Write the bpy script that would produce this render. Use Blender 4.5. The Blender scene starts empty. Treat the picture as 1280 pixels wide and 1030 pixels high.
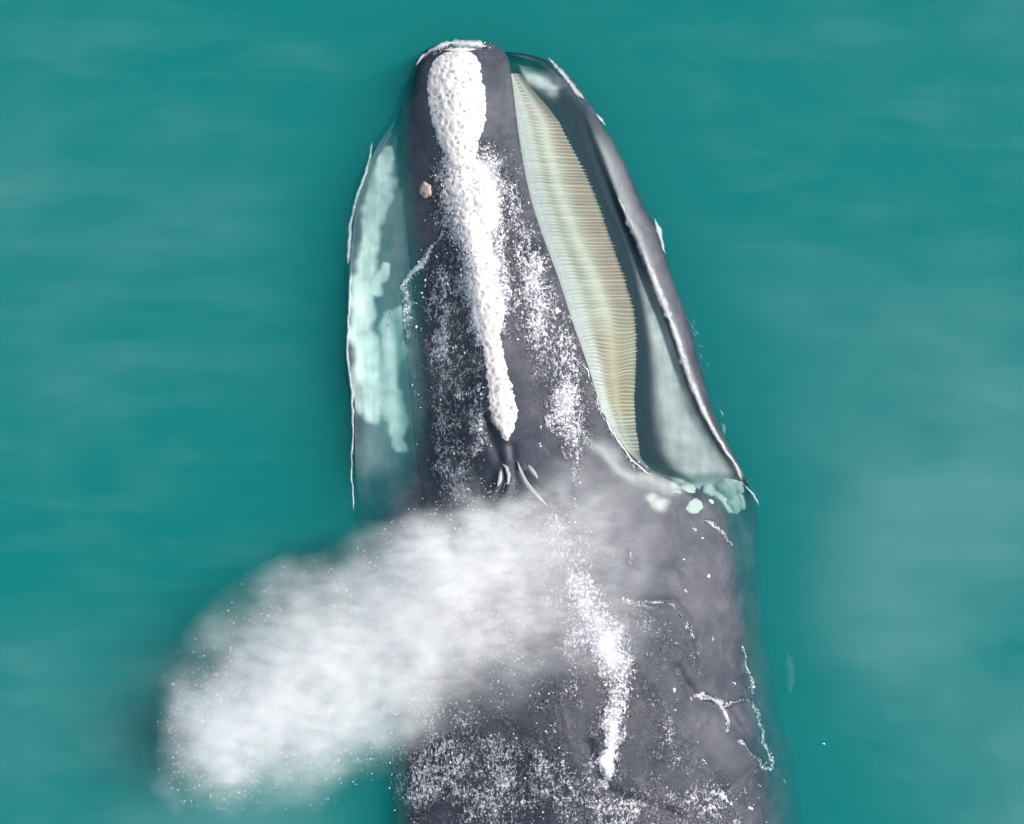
import bpy, bmesh, math, random
import numpy as np
from mathutils import Vector, noise
from mathutils.bvhtree import BVHTree
from mathutils.geometry import delaunay_2d_cdt

random.seed(7)
rng = np.random.default_rng(7)
R = math.radians
scene = bpy.context.scene
COL = scene.collection

# ------------------------------------------------------------------ camera, sky, sun, exposure
H = 18.0                       # drone height over the sea, metres
PX = 160.0                     # photograph pixels per metre on the sea surface
cam_d = bpy.data.cameras.new('camera')
cam = bpy.data.objects.new('camera', cam_d)
COL.objects.link(cam)
cam.location = (0, 0, H)
cam_d.sensor_width = 36.0
cam_d.lens = 36.0 * H / (1280 / PX)
cam_d.clip_end = 5000
scene.camera = cam

SUN_EL, SUN_AZ = R(50), R(14)   # azimuth measured from +X towards +Y
sun_dir = Vector((math.cos(SUN_EL) * math.cos(SUN_AZ), math.cos(SUN_EL) * math.sin(SUN_AZ), math.sin(SUN_EL)))
w = bpy.data.worlds.new('World')
scene.world = w
w.use_nodes = True
nt = w.node_tree
nt.nodes.clear()
sky = nt.nodes.new('ShaderNodeTexSky')
sky.sky_type = 'NISHITA'
sky.sun_disc = False
sky.sun_elevation = SUN_EL
sky.sun_rotation = math.pi / 2 - SUN_AZ
sky.dust_density = 2.5
bg = nt.nodes.new('ShaderNodeBackground')
bg.inputs['Strength'].default_value = 0.12
wo = nt.nodes.new('ShaderNodeOutputWorld')
nt.links.new(sky.outputs[0], bg.inputs[0])
nt.links.new(bg.outputs[0], wo.inputs[0])

sl = bpy.data.lights.new('sun', 'SUN')
sl.energy = 4.8
sl.angle = R(1.5)
sl.color = (1.0, 0.965, 0.92)
so = bpy.data.objects.new('sun', sl)
COL.objects.link(so)
so.rotation_euler = sun_dir.to_track_quat('Z', 'Y').to_euler()

scene.view_settings.view_transform = 'Standard'
scene.view_settings.look = 'None'
scene.view_settings.exposure = 0.0
scene.view_settings.gamma = 1.0
cy = scene.cycles
cy.use_denoising = True
cy.use_adaptive_sampling = True
cy.adaptive_threshold = 0.025
cy.max_bounces = 6
cy.volume_bounces = 5
cy.transparent_max_bounces = 12
cy.volume_step_rate = 0.5
cy.volume_max_steps = 256
cy.sample_clamp_indirect = 4.0

# ------------------------------------------------------------------ helpers
def at(px, py, z=0.0):
    k = (H - z) / H / PX
    return Vector(((px - 640) * k, (515 - py) * k, z))

def at_np(px, py, z):
    k = (H - z) / H / PX
    return np.stack([(px - 640) * k, (515 - py) * k, z], -1)

def pchip(x, y, xi):
    """monotone cubic through (x, y), sampled at xi; y may have extra trailing axes"""
    x = np.asarray(x, float); y = np.asarray(y, float); xi = np.asarray(xi, float)
    h = np.diff(x)
    d = np.diff(y, axis=0) / h.reshape((-1,) + (1,) * (y.ndim - 1))
    m = np.zeros_like(y)
    m[0] = d[0]; m[-1] = d[-1]
    if len(x) > 2:
        hh = h.reshape((-1,) + (1,) * (y.ndim - 1))
        w1 = 2 * hh[1:] + hh[:-1]; w2 = hh[1:] + 2 * hh[:-1]
        prod = d[:-1] * d[1:]
        with np.errstate(divide='ignore', invalid='ignore'):
            mm = (w1 + w2) / (w1 / d[:-1] + w2 / d[1:])
        m[1:-1] = np.where(prod > 0, mm, 0.0)
    i = np.clip(np.searchsorted(x, xi) - 1, 0, len(x) - 2)
    t = (xi - x[i]) / h[i]
    sh = (-1,) + (1,) * (y.ndim - 1)
    t = np.clip(t, 0, 1).reshape(sh); hi = h[i].reshape(sh)
    return ((1 + 2 * t) * (1 - t) ** 2 * y[i] + t * (1 - t) ** 2 * hi * m[i]
            + t * t * (3 - 2 * t) * y[i + 1] + t * t * (t - 1) * hi * m[i + 1])

def sstep(a, b, x):
    t = np.clip((x - a) / (b - a), 0, 1)
    return t * t * (3 - 2 * t)

def link(name, me, mat=None, parent=None, **props):
    o = bpy.data.objects.new(name, me)
    COL.objects.link(o)
    if mat is not None:
        me.materials.append(mat)
    if parent is not None:
        o.parent = parent
    for k, v in props.items():
        o[k] = v
    return o

def mesh(name, verts, faces, smooth=True):
    me = bpy.data.meshes.new(name)
    me.from_pydata([tuple(v) for v in verts], [], [tuple(f) for f in faces])
    if smooth:
        me.polygons.foreach_set('use_smooth', [True] * len(me.polygons))
    me.update()
    return me

def attr(me, name, values):
    a = me.attributes.new(name, 'FLOAT', 'POINT')
    a.data.foreach_set('value', np.asarray(values, np.float32).ravel())

def attr_col(me, name, values):
    a = me.attributes.new(name, 'FLOAT_COLOR', 'POINT')
    v = np.ones((len(me.vertices), 4), np.float32)
    v[:, :3] = values
    a.data.foreach_set('color', v.ravel())

def n3(x, y, z):
    return noise.noise(Vector((x, y, z)))

def dist_poly(px, py, pts):
    """distance from points to a polyline [(x, y, r)], divided by the local radius"""
    best = np.full(px.shape, 1e9)
    pts = [(p + (pts[0][2],))[:3] if len(p) < 3 else p for p in pts]
    for (x0, y0, r0), (x1, y1, r1) in zip(pts[:-1], pts[1:]):
        dx, dy = x1 - x0, y1 - y0
        t = np.clip(((px - x0) * dx + (py - y0) * dy) / (dx * dx + dy * dy + 1e-9), 0, 1)
        d = np.hypot(px - x0 - t * dx, py - y0 - t * dy) / (r0 + (r1 - r0) * t)
        best = np.minimum(best, d)
    return best

class Nodes:
    """small node-tree writer"""
    def __init__(self, name):
        self.mat = bpy.data.materials.new(name)
        self.mat.use_nodes = True
        self.t = self.mat.node_tree
        self.t.nodes.clear()
        self.out = self.t.nodes.new('ShaderNodeOutputMaterial')
    def add(self, kind, ins=None, **props):
        n = self.t.nodes.new('ShaderNode' + kind)
        for k, v in props.items():
            setattr(n, k, v)
        for k, v in (ins or {}).items():
            s = n.inputs[k]
            if isinstance(v, bpy.types.NodeSocket):
                self.t.links.new(v, s)
            else:
                s.default_value = v
        return n
    def math(self, op, a, b=0.0, c=None):
        n = self.add('Math', {0: a, 1: b}, operation=op)
        if c is not None:
            if isinstance(c, bpy.types.NodeSocket): self.t.links.new(c, n.inputs[2])
            else: n.inputs[2].default_value = c
        return n.outputs[0]
    def ramp(self, x, a, b, lo=0.0, hi=1.0):
        n = self.add('MapRange', {0: x, 1: a, 2: b, 3: lo, 4: hi}, interpolation_type='SMOOTHSTEP')
        return n.outputs[0]
    def mixc(self, f, a, b):
        n = self.add('Mix', data_type='RGBA')
        for idx, v in ((0, f), (6, a), (7, b)):
            s = n.inputs[idx]
            if isinstance(v, bpy.types.NodeSocket): self.t.links.new(v, s)
            else: s.default_value = v if idx == 0 else (v + (1.0,))[:4]
        return n.outputs[2]
    def noise(self, scale, detail=3.0, rough=0.55, vec=None, dist=0.0):
        n = self.add('TexNoise', {'Scale': scale, 'Detail': detail, 'Roughness': rough, 'Distortion': dist})
        if vec is not None: self.t.links.new(vec, n.inputs['Vector'])
        return n.outputs[0]
    def obj(self):
        return self.add('TexCoord').outputs['Object']
    def attr(self, name, out='Fac'):
        return self.add('Attribute', attribute_name=name).outputs[out]
    def link(self, a, b):
        self.t.links.new(a, b)

# ------------------------------------------------------------------ materials
def mat_skin():
    n = Nodes('wet_whale_skin')
    P = n.obj()
    foam, pale, lining_shade = n.attr('foam'), n.attr('pale'), n.attr('lining_shade')
    big = n.noise(1.6, 4, 0.6, P)
    mid = n.noise(9, 4, 0.6, P)
    fine = n.noise(46, 4, 0.75, P)
    skin = n.mixc(n.ramp(big, 0.35, 0.7), (0.028, 0.037, 0.056), (0.086, 0.088, 0.106))
    scuff = n.ramp(n.noise(3.4, 6, 0.75, P, 0.3), 0.52, 0.68)
    skin = n.mixc(n.math('MULTIPLY', scuff, 0.35), skin, (0.17, 0.165, 0.185))
    skin = n.mixc(n.math('MULTIPLY', n.ramp(mid, 0.45, 0.75), 0.4), skin, (0.125, 0.12, 0.14))
    skin = n.mixc(lining_shade, skin, (0.016, 0.022, 0.034))
    # pale lip lining with faint streaks along the body
    st = n.add('Mapping', {'Vector': P, 'Scale': (14.0, 2.2, 6.0)}).outputs[0]
    streak = n.noise(1.0, 4, 0.6, st)
    palec = n.mixc(n.ramp(streak, 0.3, 0.7), (0.70, 0.76, 0.70), (0.50, 0.58, 0.55))
    col = n.mixc(pale, skin, palec)
    # bubbles, foam and painted sun glints on the skin: coverage driven by the foam attribute
    clump = n.noise(8, 5, 0.7, P, 0.8)
    run = n.add('Mapping', {'Vector': P, 'Scale': (1.5, 0.75, 1.0), 'Rotation': (0, 0, R(-8))}).outputs[0]
    strand = n.ramp(n.math('ABSOLUTE', n.math('SUBTRACT', n.noise(15, 5, 0.7, run, 0.5), 0.5)), 0.07, 0.0)
    grain = n.noise(74, 2, 0.6, P)
    cov = n.math('ADD', n.math('ADD', n.math('MULTIPLY', fine, 0.36), n.math('MULTIPLY', grain, 0.30)),
                 n.math('ADD', n.math('MULTIPLY', clump, 0.28), n.math('MULTIPLY', strand, 0.13)))
    thr = n.math('SUBTRACT', 0.80, n.math('MULTIPLY', foam, 0.47))
    dif = n.math('SUBTRACT', cov, thr)
    fm = n.math('MULTIPLY', n.ramp(dif, -0.04, 0.09), n.ramp(foam, 0.02, 0.2))
    # pimpled, soaked hide between the bubbles
    pit = n.math('MULTIPLY', n.ramp(n.noise(55, 3, 0.7, P), 0.58, 0.40), n.ramp(foam, 0.12, 0.45))
    col = n.mixc(n.math('MULTIPLY', pit, 0.8), col, (0.012, 0.014, 0.021))
    tonal = n.ramp(n.noise(42, 3, 0.7, P), 0.40, 0.62)
    lift = n.ramp(foam, 0.75, 1.05)
    col = n.mixc(fm, col, n.mixc(n.math('MAXIMUM', tonal, lift), (0.20, 0.205, 0.25), (0.84, 0.83, 0.86)))
    rough = n.math('SUBTRACT', 0.52, n.math('MULTIPLY', n.ramp(foam, 0.1, 0.5), 0.27))
    rough = n.math('ADD', rough, n.math('MULTIPLY', fm, 0.3))
    hgt = n.math('ADD', n.math('MULTIPLY', fine, n.math('ADD', 0.10, n.math('MULTIPLY', foam, 1.3))),
                 n.math('ADD', n.math('MULTIPLY', mid, 0.35), n.math('MULTIPLY', clump, n.math('MULTIPLY', foam, 0.8))))
    bump = n.add('Bump', {'Height': hgt, 'Strength': 0.6, 'Distance': 0.025})
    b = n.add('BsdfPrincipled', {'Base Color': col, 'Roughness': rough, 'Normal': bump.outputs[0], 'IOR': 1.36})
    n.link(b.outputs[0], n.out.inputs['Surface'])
    return n.mat

def mat_callosity():
    n = Nodes('callosity')
    P = n.obj()
    a = n.noise(34, 5, 0.75, P)
    v = n.add('TexVoronoi', {'Vector': P, 'Scale': 22.0, 'Randomness': 1.0})
    pits = n.ramp(n.math('ADD', n.math('MULTIPLY', a, 1.0), n.math('MULTIPLY', v.outputs[0], 0.35)), 0.46, 0.66)
    tint = n.attr('tint')
    base = n.mixc(tint, (0.80, 0.765, 0.735), (0.75, 0.46, 0.40))
    dirt = n.ramp(n.noise(5, 4, 0.6, P), 0.5, 0.72)
    base = n.mixc(n.math('MULTIPLY', dirt, 0.7), base, (0.50, 0.47, 0.43))
    col = n.mixc(pits, (0.34, 0.31, 0.29), base)
    bump = n.add('Bump', {'Height': n.math('ADD', a, v.outputs[0]), 'Strength': 0.7, 'Distance': 0.02})
    b = n.add('BsdfPrincipled', {'Base Color': col, 'Roughness': 0.75, 'Normal': bump.outputs[0]})
    n.link(b.outputs[0], n.out.inputs['Surface'])
    return n.mat

def mat_vcol(name, rough, nscale, amount):
    n = Nodes(name)
    P = n.obj()
    c = n.attr('tone', 'Color')
    f = n.ramp(n.noise(nscale, 4, 0.6, P), 0.3, 0.75)
    col = n.mixc(n.math('MULTIPLY', f, amount), c, (0.22, 0.20, 0.15))
    b = n.add('BsdfPrincipled', {'Base Color': col, 'Roughness': rough})
    n.link(b.outputs[0], n.out.inputs['Surface'])
    return n.mat

def mat_foam(name, lo, hi, scale):
    n = Nodes(name)
    P = n.obj()
    f = n.math('ADD', n.math('MULTIPLY', n.noise(scale, 5, 0.7, P, 0.4), 0.6), n.math('MULTIPLY', n.noise(scale * .28, 2, 0.6, P), 0.4))
    e = n.attr('edge')
    a = n.ramp(n.math('ADD', n.math('MULTIPLY', f, 0.8), n.math('MULTIPLY', e, 0.6)), lo, hi)
    a = n.math('MULTIPLY', a, n.attr('opacity'))
    bump = n.add('Bump', {'Height': f, 'Strength': 0.6, 'Distance': 0.02})
    b = n.add('BsdfPrincipled', {'Base Color': (0.88, 0.89, 0.90, 1), 'Roughness': 0.6, 'Alpha': a, 'Normal': bump.outputs[0]})
    n.link(b.outputs[0], n.out.inputs['Surface'])
    return n.mat

def mat_plain(name, colr, rough, nscale=8.0, vary=0.4):
    n = Nodes(name)
    f = n.noise(nscale, 4, 0.6, n.obj())
    c2 = tuple(c * (1 - vary) for c in colr)
    col = n.mixc(f, colr, c2)
    b = n.add('BsdfPrincipled', {'Base Color': col, 'Roughness': rough})
    n.link(b.outputs[0], n.out.inputs['Surface'])
    return n.mat

SKIN, CALL = mat_skin(), mat_callosity()
CHEEK = mat_plain('pale_growth', (0.38, 0.49, 0.46), 0.6, 14, 0.35)
BALEEN = mat_vcol('baleen', 0.55, 30, 0.25)
FOAM = mat_foam('foam', 0.55, 1.15, 30)
DROP = mat_plain('droplets', (0.90, 0.89, 0.92), 0.5, 8, 0.1)
SLIT = mat_plain('blowhole_slit', (0.02, 0.02, 0.025), 0.5)

# ------------------------------------------------------------------ the whale's body: one surface lofted over long rails
def rail(*pts):
    p = np.array(pts, float)
    return p

# every rail: (photo row, photo column, height over the sea)
PYE = 2350
C = rail((52,576,.00),(62,574,.09),(80,572,.15),(110,571,.19),(200,578,.25),(300,592,.31),(400,611,.36),(500,627,.42),(570,637,.48),(615,642,.53),(680,655,.50),(780,680,.46),(870,700,.44),(1030,738,.42),(1300,800,.28),(1700,860,-.10),(PYE,900,-.6))
RA = rail((52,590,-.01),(62,604,.05),(80,610,.10),(110,612,.14),(200,622,.20),(300,645,.26),(400,668,.32),(500,692,.38),(570,712,.43),(615,750,.44),(680,775,.42),(780,800,.38),(870,815,.36),(1030,850,.33),(1300,890,.2),(1700,905,-.16),(PYE,912,-.62))
RE = rail((52,602,-0.03),(56,618,-0.01),(65,631,0.02),(80,637,0.05),(100,640,0.07),(140,645,0.09),(180,650,0.11),(250,664,0.14),(310,684,0.17),(350,699,0.19),(400,715,0.21),(460,736,0.23),(510,752,0.24),(555,778,0.25),(582,805,0.23),(602,840,0.17),(630,872,0.1),(680,890,0.1),(780,898,0.1),(870,910,0.09),(1030,938,0.06),(1300,950,-0.03),(1700,935,-0.28),(PYE,920,-0.66))
RU = rail((52,600,-0.1),(65,622,-0.12),(100,628,-0.12),(180,636,-0.12),(310,664,-0.1),(400,690,-0.08),(510,725,-0.05),(555,752,-0.05),(585,795,-0.02),(604,845,0.05),(630,884,0.05),(680,903,0.03),(780,911,0.04),(870,924,0.03),(1030,953,-0.01),(1300,962,-0.1),(1700,942,-0.33),(PYE,922,-0.68))
RM = rail((58,604,-0.18),(70,640,-0.27),(100,660,-0.06),(200,690,-0.06),(310,725,-0.06),(400,755,-0.06),(510,775,-0.06),(560,785,-0.06),(588,815,-0.06),(606,855,-0.0606),(630,893,-0.0241),(680,912,-0.05),(780,920,-0.02),(870,933,-0.04),(1030,963,-0.08),(1300,969,-0.16),(1700,946,-0.37),(PYE,923,-0.7))
RI = rail((62,612,-0.153),(72,652,-0.189),(100,690,-0.04),(150,720,-0.04),(200,737,-0.04),(250,756,-0.04),(300,778,-0.04),(350,793,-0.04),(400,803,-0.04),(450,809,-0.04),(510,812,-0.04),(560,818,-0.04),(588,838,-0.04),(606,866,-0.121),(630,902,-0.117),(680,920,-0.16),(780,928,-0.08),(870,942,-0.11),(1030,972,-0.15),(1300,976,-0.22),(1700,949,-0.41),(PYE,924,-0.72))
RW = rail((64,618,-0.096),(74,660,-0.104),(100,700,-0.035),(150,728,-0.035),(200,746,-0.035),(250,766,-0.035),(300,788,-0.035),(350,806,-0.035),(400,822,-0.035),(450,838,-0.035),(510,854,-0.035),(560,880,-0.035),(588,890,-0.035),(606,898,-0.129),(630,912,-0.16),(680,928,-0.22),(780,936,-0.16),(870,950,-0.18),(1030,980,-0.22),(1300,982,-0.29),(1700,952,-0.45),(PYE,925,-0.74))
RL = rail((65,622,-0.13),(72,665,-0.09),(85,695,-0.054),(120,724,-0.042),(160,741,-0.024),(200,758,-0.006),(250,776,0.018),(300,800,0.048),(350,817,0.054),(400,838,0.054),(450,855,0.054),(510,878,0.054),(560,905,0.048),(590,925,0.018),(606,932,-0.104),(630,926,-0.182),(680,935,-0.25),(780,943,-0.24),(870,957,-0.26),(1030,987,-0.3),(1300,987,-0.36),(1700,955,-0.49),(PYE,926,-0.76))
RO = rail((64,628,-0.08),(68,660,-0.068),(80,694,-0.0512),(115,727,-0.048),(160,757,-0.0448),(200,777,-0.0416),(250,800,-0.0384),(300,824,-0.032),(350,841,-0.0288),(400,857,-0.0256),(450,872,-0.0192),(510,890,-0.016),(560,912,-0.0128),(590,929,-0.0224),(610,938,-0.077),(630,940,-0.17),(680,944,-0.3),(780,950,-0.36),(870,965,-0.38),(1030,995,-0.42),(1300,992,-0.48),(1700,958,-0.56),(PYE,927,-0.8))
RB = rail((64,628,-0.5),(68,658,-0.62),(80,693,-0.68),(115,728,-0.72),(160,758,-0.74),(200,779,-0.75),(250,803,-0.75),(300,827,-0.75),(400,861,-0.75),(510,893,-0.75),(590,930,-0.75),(630,946,-0.75),(680,949,-0.75),(780,956,-0.75),(870,972,-0.75),(1030,1003,-0.75),(1300,998,-0.8),(1700,960,-0.76),(PYE,928,-0.84))
BR = rail((62,610,-.75),(100,660,-1.05),(200,700,-1.2),(400,760,-1.35),(630,840,-1.5),(870,870,-1.6),(1030,890,-1.65),(1300,900,-1.5),(1700,905,-1.1),(PYE,908,-.98))
BC = rail((62,580,-.8),(100,580,-1.15),(200,585,-1.35),(400,615,-1.55),(630,660,-1.75),(870,720,-1.9),(1030,755,-1.95),(1300,805,-1.75),(1700,862,-1.2),(PYE,900,-1.0))
# the side that lies lower in the water
BL = rail((62,555,-.75),(100,525,-1.05),(200,500,-1.2),(400,500,-1.35),(630,520,-1.5),(870,590,-1.6),(1030,620,-1.65),(1300,705,-1.5),(1700,815,-1.1),(PYE,890,-.98))
LB = rail((64,545,-.5),(80,522,-.6),(110,503,-.66),(150,488,-.7),(180,466,-.74),(230,444,-.8),(280,434,-.82),(350,431,-.82),(450,430,-.82),(510,438,-.82),(560,439,-.82),(640,441,-.85),(700,448,-.88),(780,462,-.88),(870,474,-.88),(960,474,-.88),(1030,476,-.88),(1300,600,-.85),(1700,760,-.78),(PYE,872,-.84))
LO = rail((64,547,-0.3),(80,525,-0.34),(110,506,-0.32),(150,491,-0.3),(180,469,-0.28),(230,447,-0.28),(280,437,-0.28),(350,433,-0.26),(450,432,-0.24),(510,440,-0.22),(560,441,-0.22),(640,443,-0.36),(700,453,-0.5),(780,470,-0.52),(870,484,-0.45),(960,480,-0.4),(1030,482,-0.42),(1300,608,-0.48),(1700,765,-0.56),(PYE,873,-0.8))
LL = rail((64,549,-0.24),(80,528,-0.26),(110,510,-0.22),(150,495,-0.18),(180,474,-0.14),(230,452,-0.12),(280,442,-0.1),(350,437,-0.07),(450,436,-0.04),(510,444,-0.04),(560,444,-0.06),(640,450,-0.26),(700,462,-0.36),(780,482,-0.36),(870,495,-0.22),(960,488,-0.16),(1030,490,-0.18),(1300,620,-0.3),(1700,772,-0.44),(PYE,874,-0.76))
LW = rail((64,551,-0.28),(80,531,-0.32),(110,514,-0.28),(150,499,-0.24),(180,482,-0.18),(230,465,-0.16),(280,457,-0.15),(350,454,-0.14),(450,456,-0.13),(510,460,-0.13),(560,460,-0.15),(640,463,-0.2),(700,478,-0.24),(780,502,-0.24),(870,513,-0.1),(960,505,-0.04),(1030,508,-0.05),(1300,640,-0.2),(1700,782,-0.38),(PYE,876,-0.72))
LI = rail((64,553,-0.34),(80,533,-0.15),(110,517,-0.15),(150,503,-0.15),(180,492,-0.15),(230,480,-0.15),(280,473,-0.15),(350,472,-0.15),(450,474,-0.18),(510,478,-0.18),(560,478,-0.18),(640,480,-0.12),(700,498,-0.12),(780,528,-0.1),(870,536,0.02),(960,530,0.06),(1030,535,0.06),(1300,665,-0.1),(1700,795,-0.32),(PYE,879,-0.7))
LM = rail((58,556,-0.32),(80,534,-0.14),(110,518,-0.14),(150,506,-0.14),(180,498,-0.14),(230,490,-0.14),(280,486,-0.14),(350,487,-0.14),(450,492,-0.18),(510,496,-0.18),(560,498,-0.16),(640,503,-0.04),(700,525,0),(780,558,0.03),(870,565,0.12),(960,560,0.15),(1030,570,0.15),(1300,690,0.02),(1700,808,-0.27),(PYE,882,-0.68))
LU = rail((52,560,-0.1),(65,534,-0.14),(80,526,-0.125),(110,512.5,-0.125),(150,503.5,-0.125),(200,497.4,-0.125),(280,494.4,-0.125),(350,497.5,-0.125),(450,506,-0.125),(510,512,-0.115),(560,516,-0.08),(640,530,0.06),(700,555,0.11),(780,588,0.14),(870,598,0.21),(960,600,0.23),(1030,612,0.23),(1300,715,0.1),(1700,820,-0.22),(PYE,885,-0.66))
LE = rail((52,562,-0.03),(56,545,-0.03),(65,529,-0.06),(80,518,-0.11),(110,507,-0.11),(150,501,-0.11),(200,500,-0.11),(250,501,-0.11),(300,504,-0.11),(350,508,-0.11),(400,514,-0.09),(450,520,-0.07),(510,528,-0.05),(560,534,0),(620,548,0.12),(700,580,0.22),(780,612,0.25),(870,630,0.29),(960,642,0.31),(1030,658,0.3),(1300,742,0.18),(1700,832,-0.17),(PYE,889,-0.64))
LA = rail((52,568,-0.01),(62,544,0.04),(80,532,0.06),(110,526,0.06),(150,526,0.06),(200,530,0.065),(250,537,0.07),(300,547,0.09),(350,556,0.1),(400,565,0.16),(500,578,0.24),(570,588,0.32),(615,598,0.4),(680,615,0.42),(780,645,0.4),(870,665,0.39),(1030,698,0.39),(1300,772,0.25),(1700,846,-0.13),(PYE,894,-0.62))
RAILS = [C, RA, RE, RU, RM, RI, RW, RL, RO, RB, BR, BC, BL, LB, LO, LL, LW, LI, LM, LU, LE, LA]
SUBS  = [26, 26, 6, 6, 8, 8, 12, 12, 10, 6, 6, 6, 6, 10, 8, 8, 8, 6, 6, 10, 22, 26]
NT = 620
t = np.linspace(0, 1, NT)
base_py = 52 + 1060 * np.minimum(t / .9, 1) ** 1.35
base_py = np.where(t > .9, 52 + 1060 + (PYE - 1112) * ((t - .9) / .1) ** 1.15, base_py)
rows = []
for r in RAILS:
    py0 = r[0, 0]
    py = base_py + (py0 - 52) * np.exp(-(base_py - 52) / 22.0)
    py = np.maximum(py, py0)
    rows.append(np.stack([pchip(r[:, 0], r[:, 1], py), py, pchip(r[:, 0], r[:, 2], py)], -1))
rows = np.array(rows)                                        # rails x NT x 3
M = len(RAILS)
pad = np.concatenate([rows[-3:], rows, rows[:3]], 0)
u = np.concatenate([i + np.arange(s) / s for i, s in enumerate(SUBS)])
grid = pchip(np.arange(-3, M + 3), pad, u)                   # ring x NT x 3 (photo column, photo row, height)
NR = len(u)
gp = grid.transpose(1, 0, 2)                                 # NT x NR x 3
PXv, PYv, Zv = gp[..., 0].copy(), gp[..., 1].copy(), gp[..., 2].copy()
U = np.broadcast_to(u, (NT, NR))
is_top = (U <= 2.0) | (U >= 20.0)
flank_after = PYv > 640
top_or_back = is_top | flank_after

# ridges and grooves of the blowholes, folds on the flank
def groove(pts, depth, soft=1.0):
    d = dist_poly(PXv, PYv, pts)
    return -depth * np.exp(-(d * soft) ** 2)
BH_SLIT = [[(631,588,3.0),(632,600,3.4),(628,612,3.4),(620,625,3.0)], [(655,590,3.0),(664,604,3.6),(676,614,3.6),(692,619,3.0)]]
dz = np.zeros_like(Zv)
for s in BH_SLIT:
    d = dist_poly(PXv, PYv, s)
    dz += 0.025 * np.exp(-((d - 2.3) / 1.4) ** 2) - 0.025 * np.exp(-d ** 2)
dz += groove([(640,560,7),(641,590,8),(642,625,8)], 0.03)
dz += groove([(606,520,5),(612,540,9),(620,560,9),(626,580,6)], 0.05)
dz += groove([(845,835,6),(865,868,7),(905,888,8),(935,925,8),(965,955,6)], 0.035)
dz += groove([(800,752,5),(840,752,6),(858,775,6),(868,830,5)], 0.025)
dz += groove([(900,1000,5),(930,970,6),(950,950,5)], 0.02)
dz += groove([(735,930,6),(750,985,7),(790,1000,6),(850,1020,6)], 0.03)
Zv += dz * top_or_back
# slight unevenness of the blubber
wob = np.array([[n3(x * .012, y * .012, 3.1) + .5 * n3(x * .035, y * .035, 8.2) for x, y in zip(a, b)] for a, b in zip(PXv[::3, ::3], PYv[::3, ::3])])
wob = np.repeat(np.repeat(wob, 3, 0), 3, 1)[:NT, :NR]
ker = np.ones(5) / 5
wob = np.apply_along_axis(lambda a: np.convolve(a, ker, 'same'), 0, wob)
wob = np.apply_along_axis(lambda a: np.convolve(a, ker, 'same'), 1, wob)
Zv += wob * 0.012 * np.where(top_or_back, 1, .3)
side = np.exp(-((U - 8.6) / .9) ** 2) + np.exp(-((U - 13.6) / .9) ** 2)
PXv = PXv + side * 4.0 * np.array([n3(y * .02, 4.4, 0) + .6 * n3(y * .06, 9.1, 0) for y in PYv[:, 0]])[:, None]
V = at_np(PXv, PYv, Zv).reshape(-1, 3)
idx = np.arange(NT * NR).reshape(NT, NR)
a = idx[:-1]; b = np.roll(idx, -1, 1)[:-1]; c = np.roll(idx, -1, 1)[1:]; d = idx[1:]
F = np.stack([a, b, c, d], -1).reshape(-1, 4).tolist()
F.append(idx[0, ::-1].tolist()); F.append(idx[-1].tolist())

# --- marks on the skin: pale inner lip, pale blotches, painted sheen on rim and jaw
def coarse(fn):
    q = np.array([[fn(x, y) for x, y in zip(a_, b_)] for a_, b_ in zip(PXv[::2, ::2], PYv[::2, ::2])])
    q = np.repeat(np.repeat(q, 2, 0), 2, 1)[:NT, :NR]
    for ax in (0, 1):
        q = np.apply_along_axis(lambda v: np.convolve(np.pad(v, 1, 'edge'), (.25, .5, .25), 'valid'), ax, q)
    return q
PX0, PY0 = PXv, PYv
fr3 = lambda x, y, k, sd: noise.fractal(Vector((x * k, y * k, sd)), 1.0, 2.0, 4)
PXv = PX0 + 9 * coarse(lambda x, y: fr3(x, y, .035, 1.0))
PYv = PY0 + 12 * coarse(lambda x, y: fr3(x, y, .03, 5.0))
blot = coarse(lambda x, y: fr3(x, y, .05, 9.0))
blot2 = coarse(lambda x, y: fr3(x, y * .55, .022, 13.0))
pale = np.zeros_like(Zv)
inner_r = (U > 4.9) & (U < 7.25) & ~flank_after
pr = sstep(290, 420, PYv) * sstep(5.05, 5.5, U) * (1 - sstep(6.35, 6.75, U))
pale = np.where(inner_r, pr * (.55 + .25 * blot), pale)
rim = np.exp(-((U - 7.0) / .22) ** 2) * sstep(235, 290, PYv) * (1 - sstep(585, 600, PYv))  # sunlit, foamy top of the lip, painted pale
pale = np.maximum(pale, np.where((U > 6.3) & (U < 7.8), rim * .45, 0))
rim2 = np.exp(-((U - 7.1) / .35) ** 2) * sstep(150, 200, PYv) * (1 - sstep(260, 300, PYv)) * .35  # soft sheen along the front of the lip, painted pale
pale = np.maximum(pale, np.where((U > 6.3) & (U < 7.8), rim2, 0))
chin = np.exp(-dist_poly(PXv, PYv, [(655,88,10),(672,96,11),(690,108,8)]) ** 2) * .8
pale = np.maximum(pale, np.where((U > 3.9) & (U < 7.5), chin, 0))
left_in = (U > 14.4) & (U < 20.2) & (PYv < 640)
def sm(pts, hard=5):
    return np.exp(-dist_poly(PXv, PYv, pts) ** hard)
lip = sm([(485,186,7),(481,215,12),(472,255,15),(463,300,15),(456,345,15),(453,385,14),(455,420,15),(462,470,17),(468,515,14)])
lip = np.maximum(lip, sm([(485,328,4),(481,342,7),(470,362,9)]))
lip = np.maximum(lip, .95 * sm([(499,382,6),(492,400,12),(487,440,17),(487,490,18),(497,540,11),(503,560,6)]))
lip = np.maximum(lip, .5 * sm([(452,390,10),(448,470,10),(452,505,8)]))
lip = np.maximum(lip, .16 * np.exp(-dist_poly(PXv, PYv, [(500,250,18),(498,330,24),(505,420,26),(480,560,34)]) ** 4))
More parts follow.
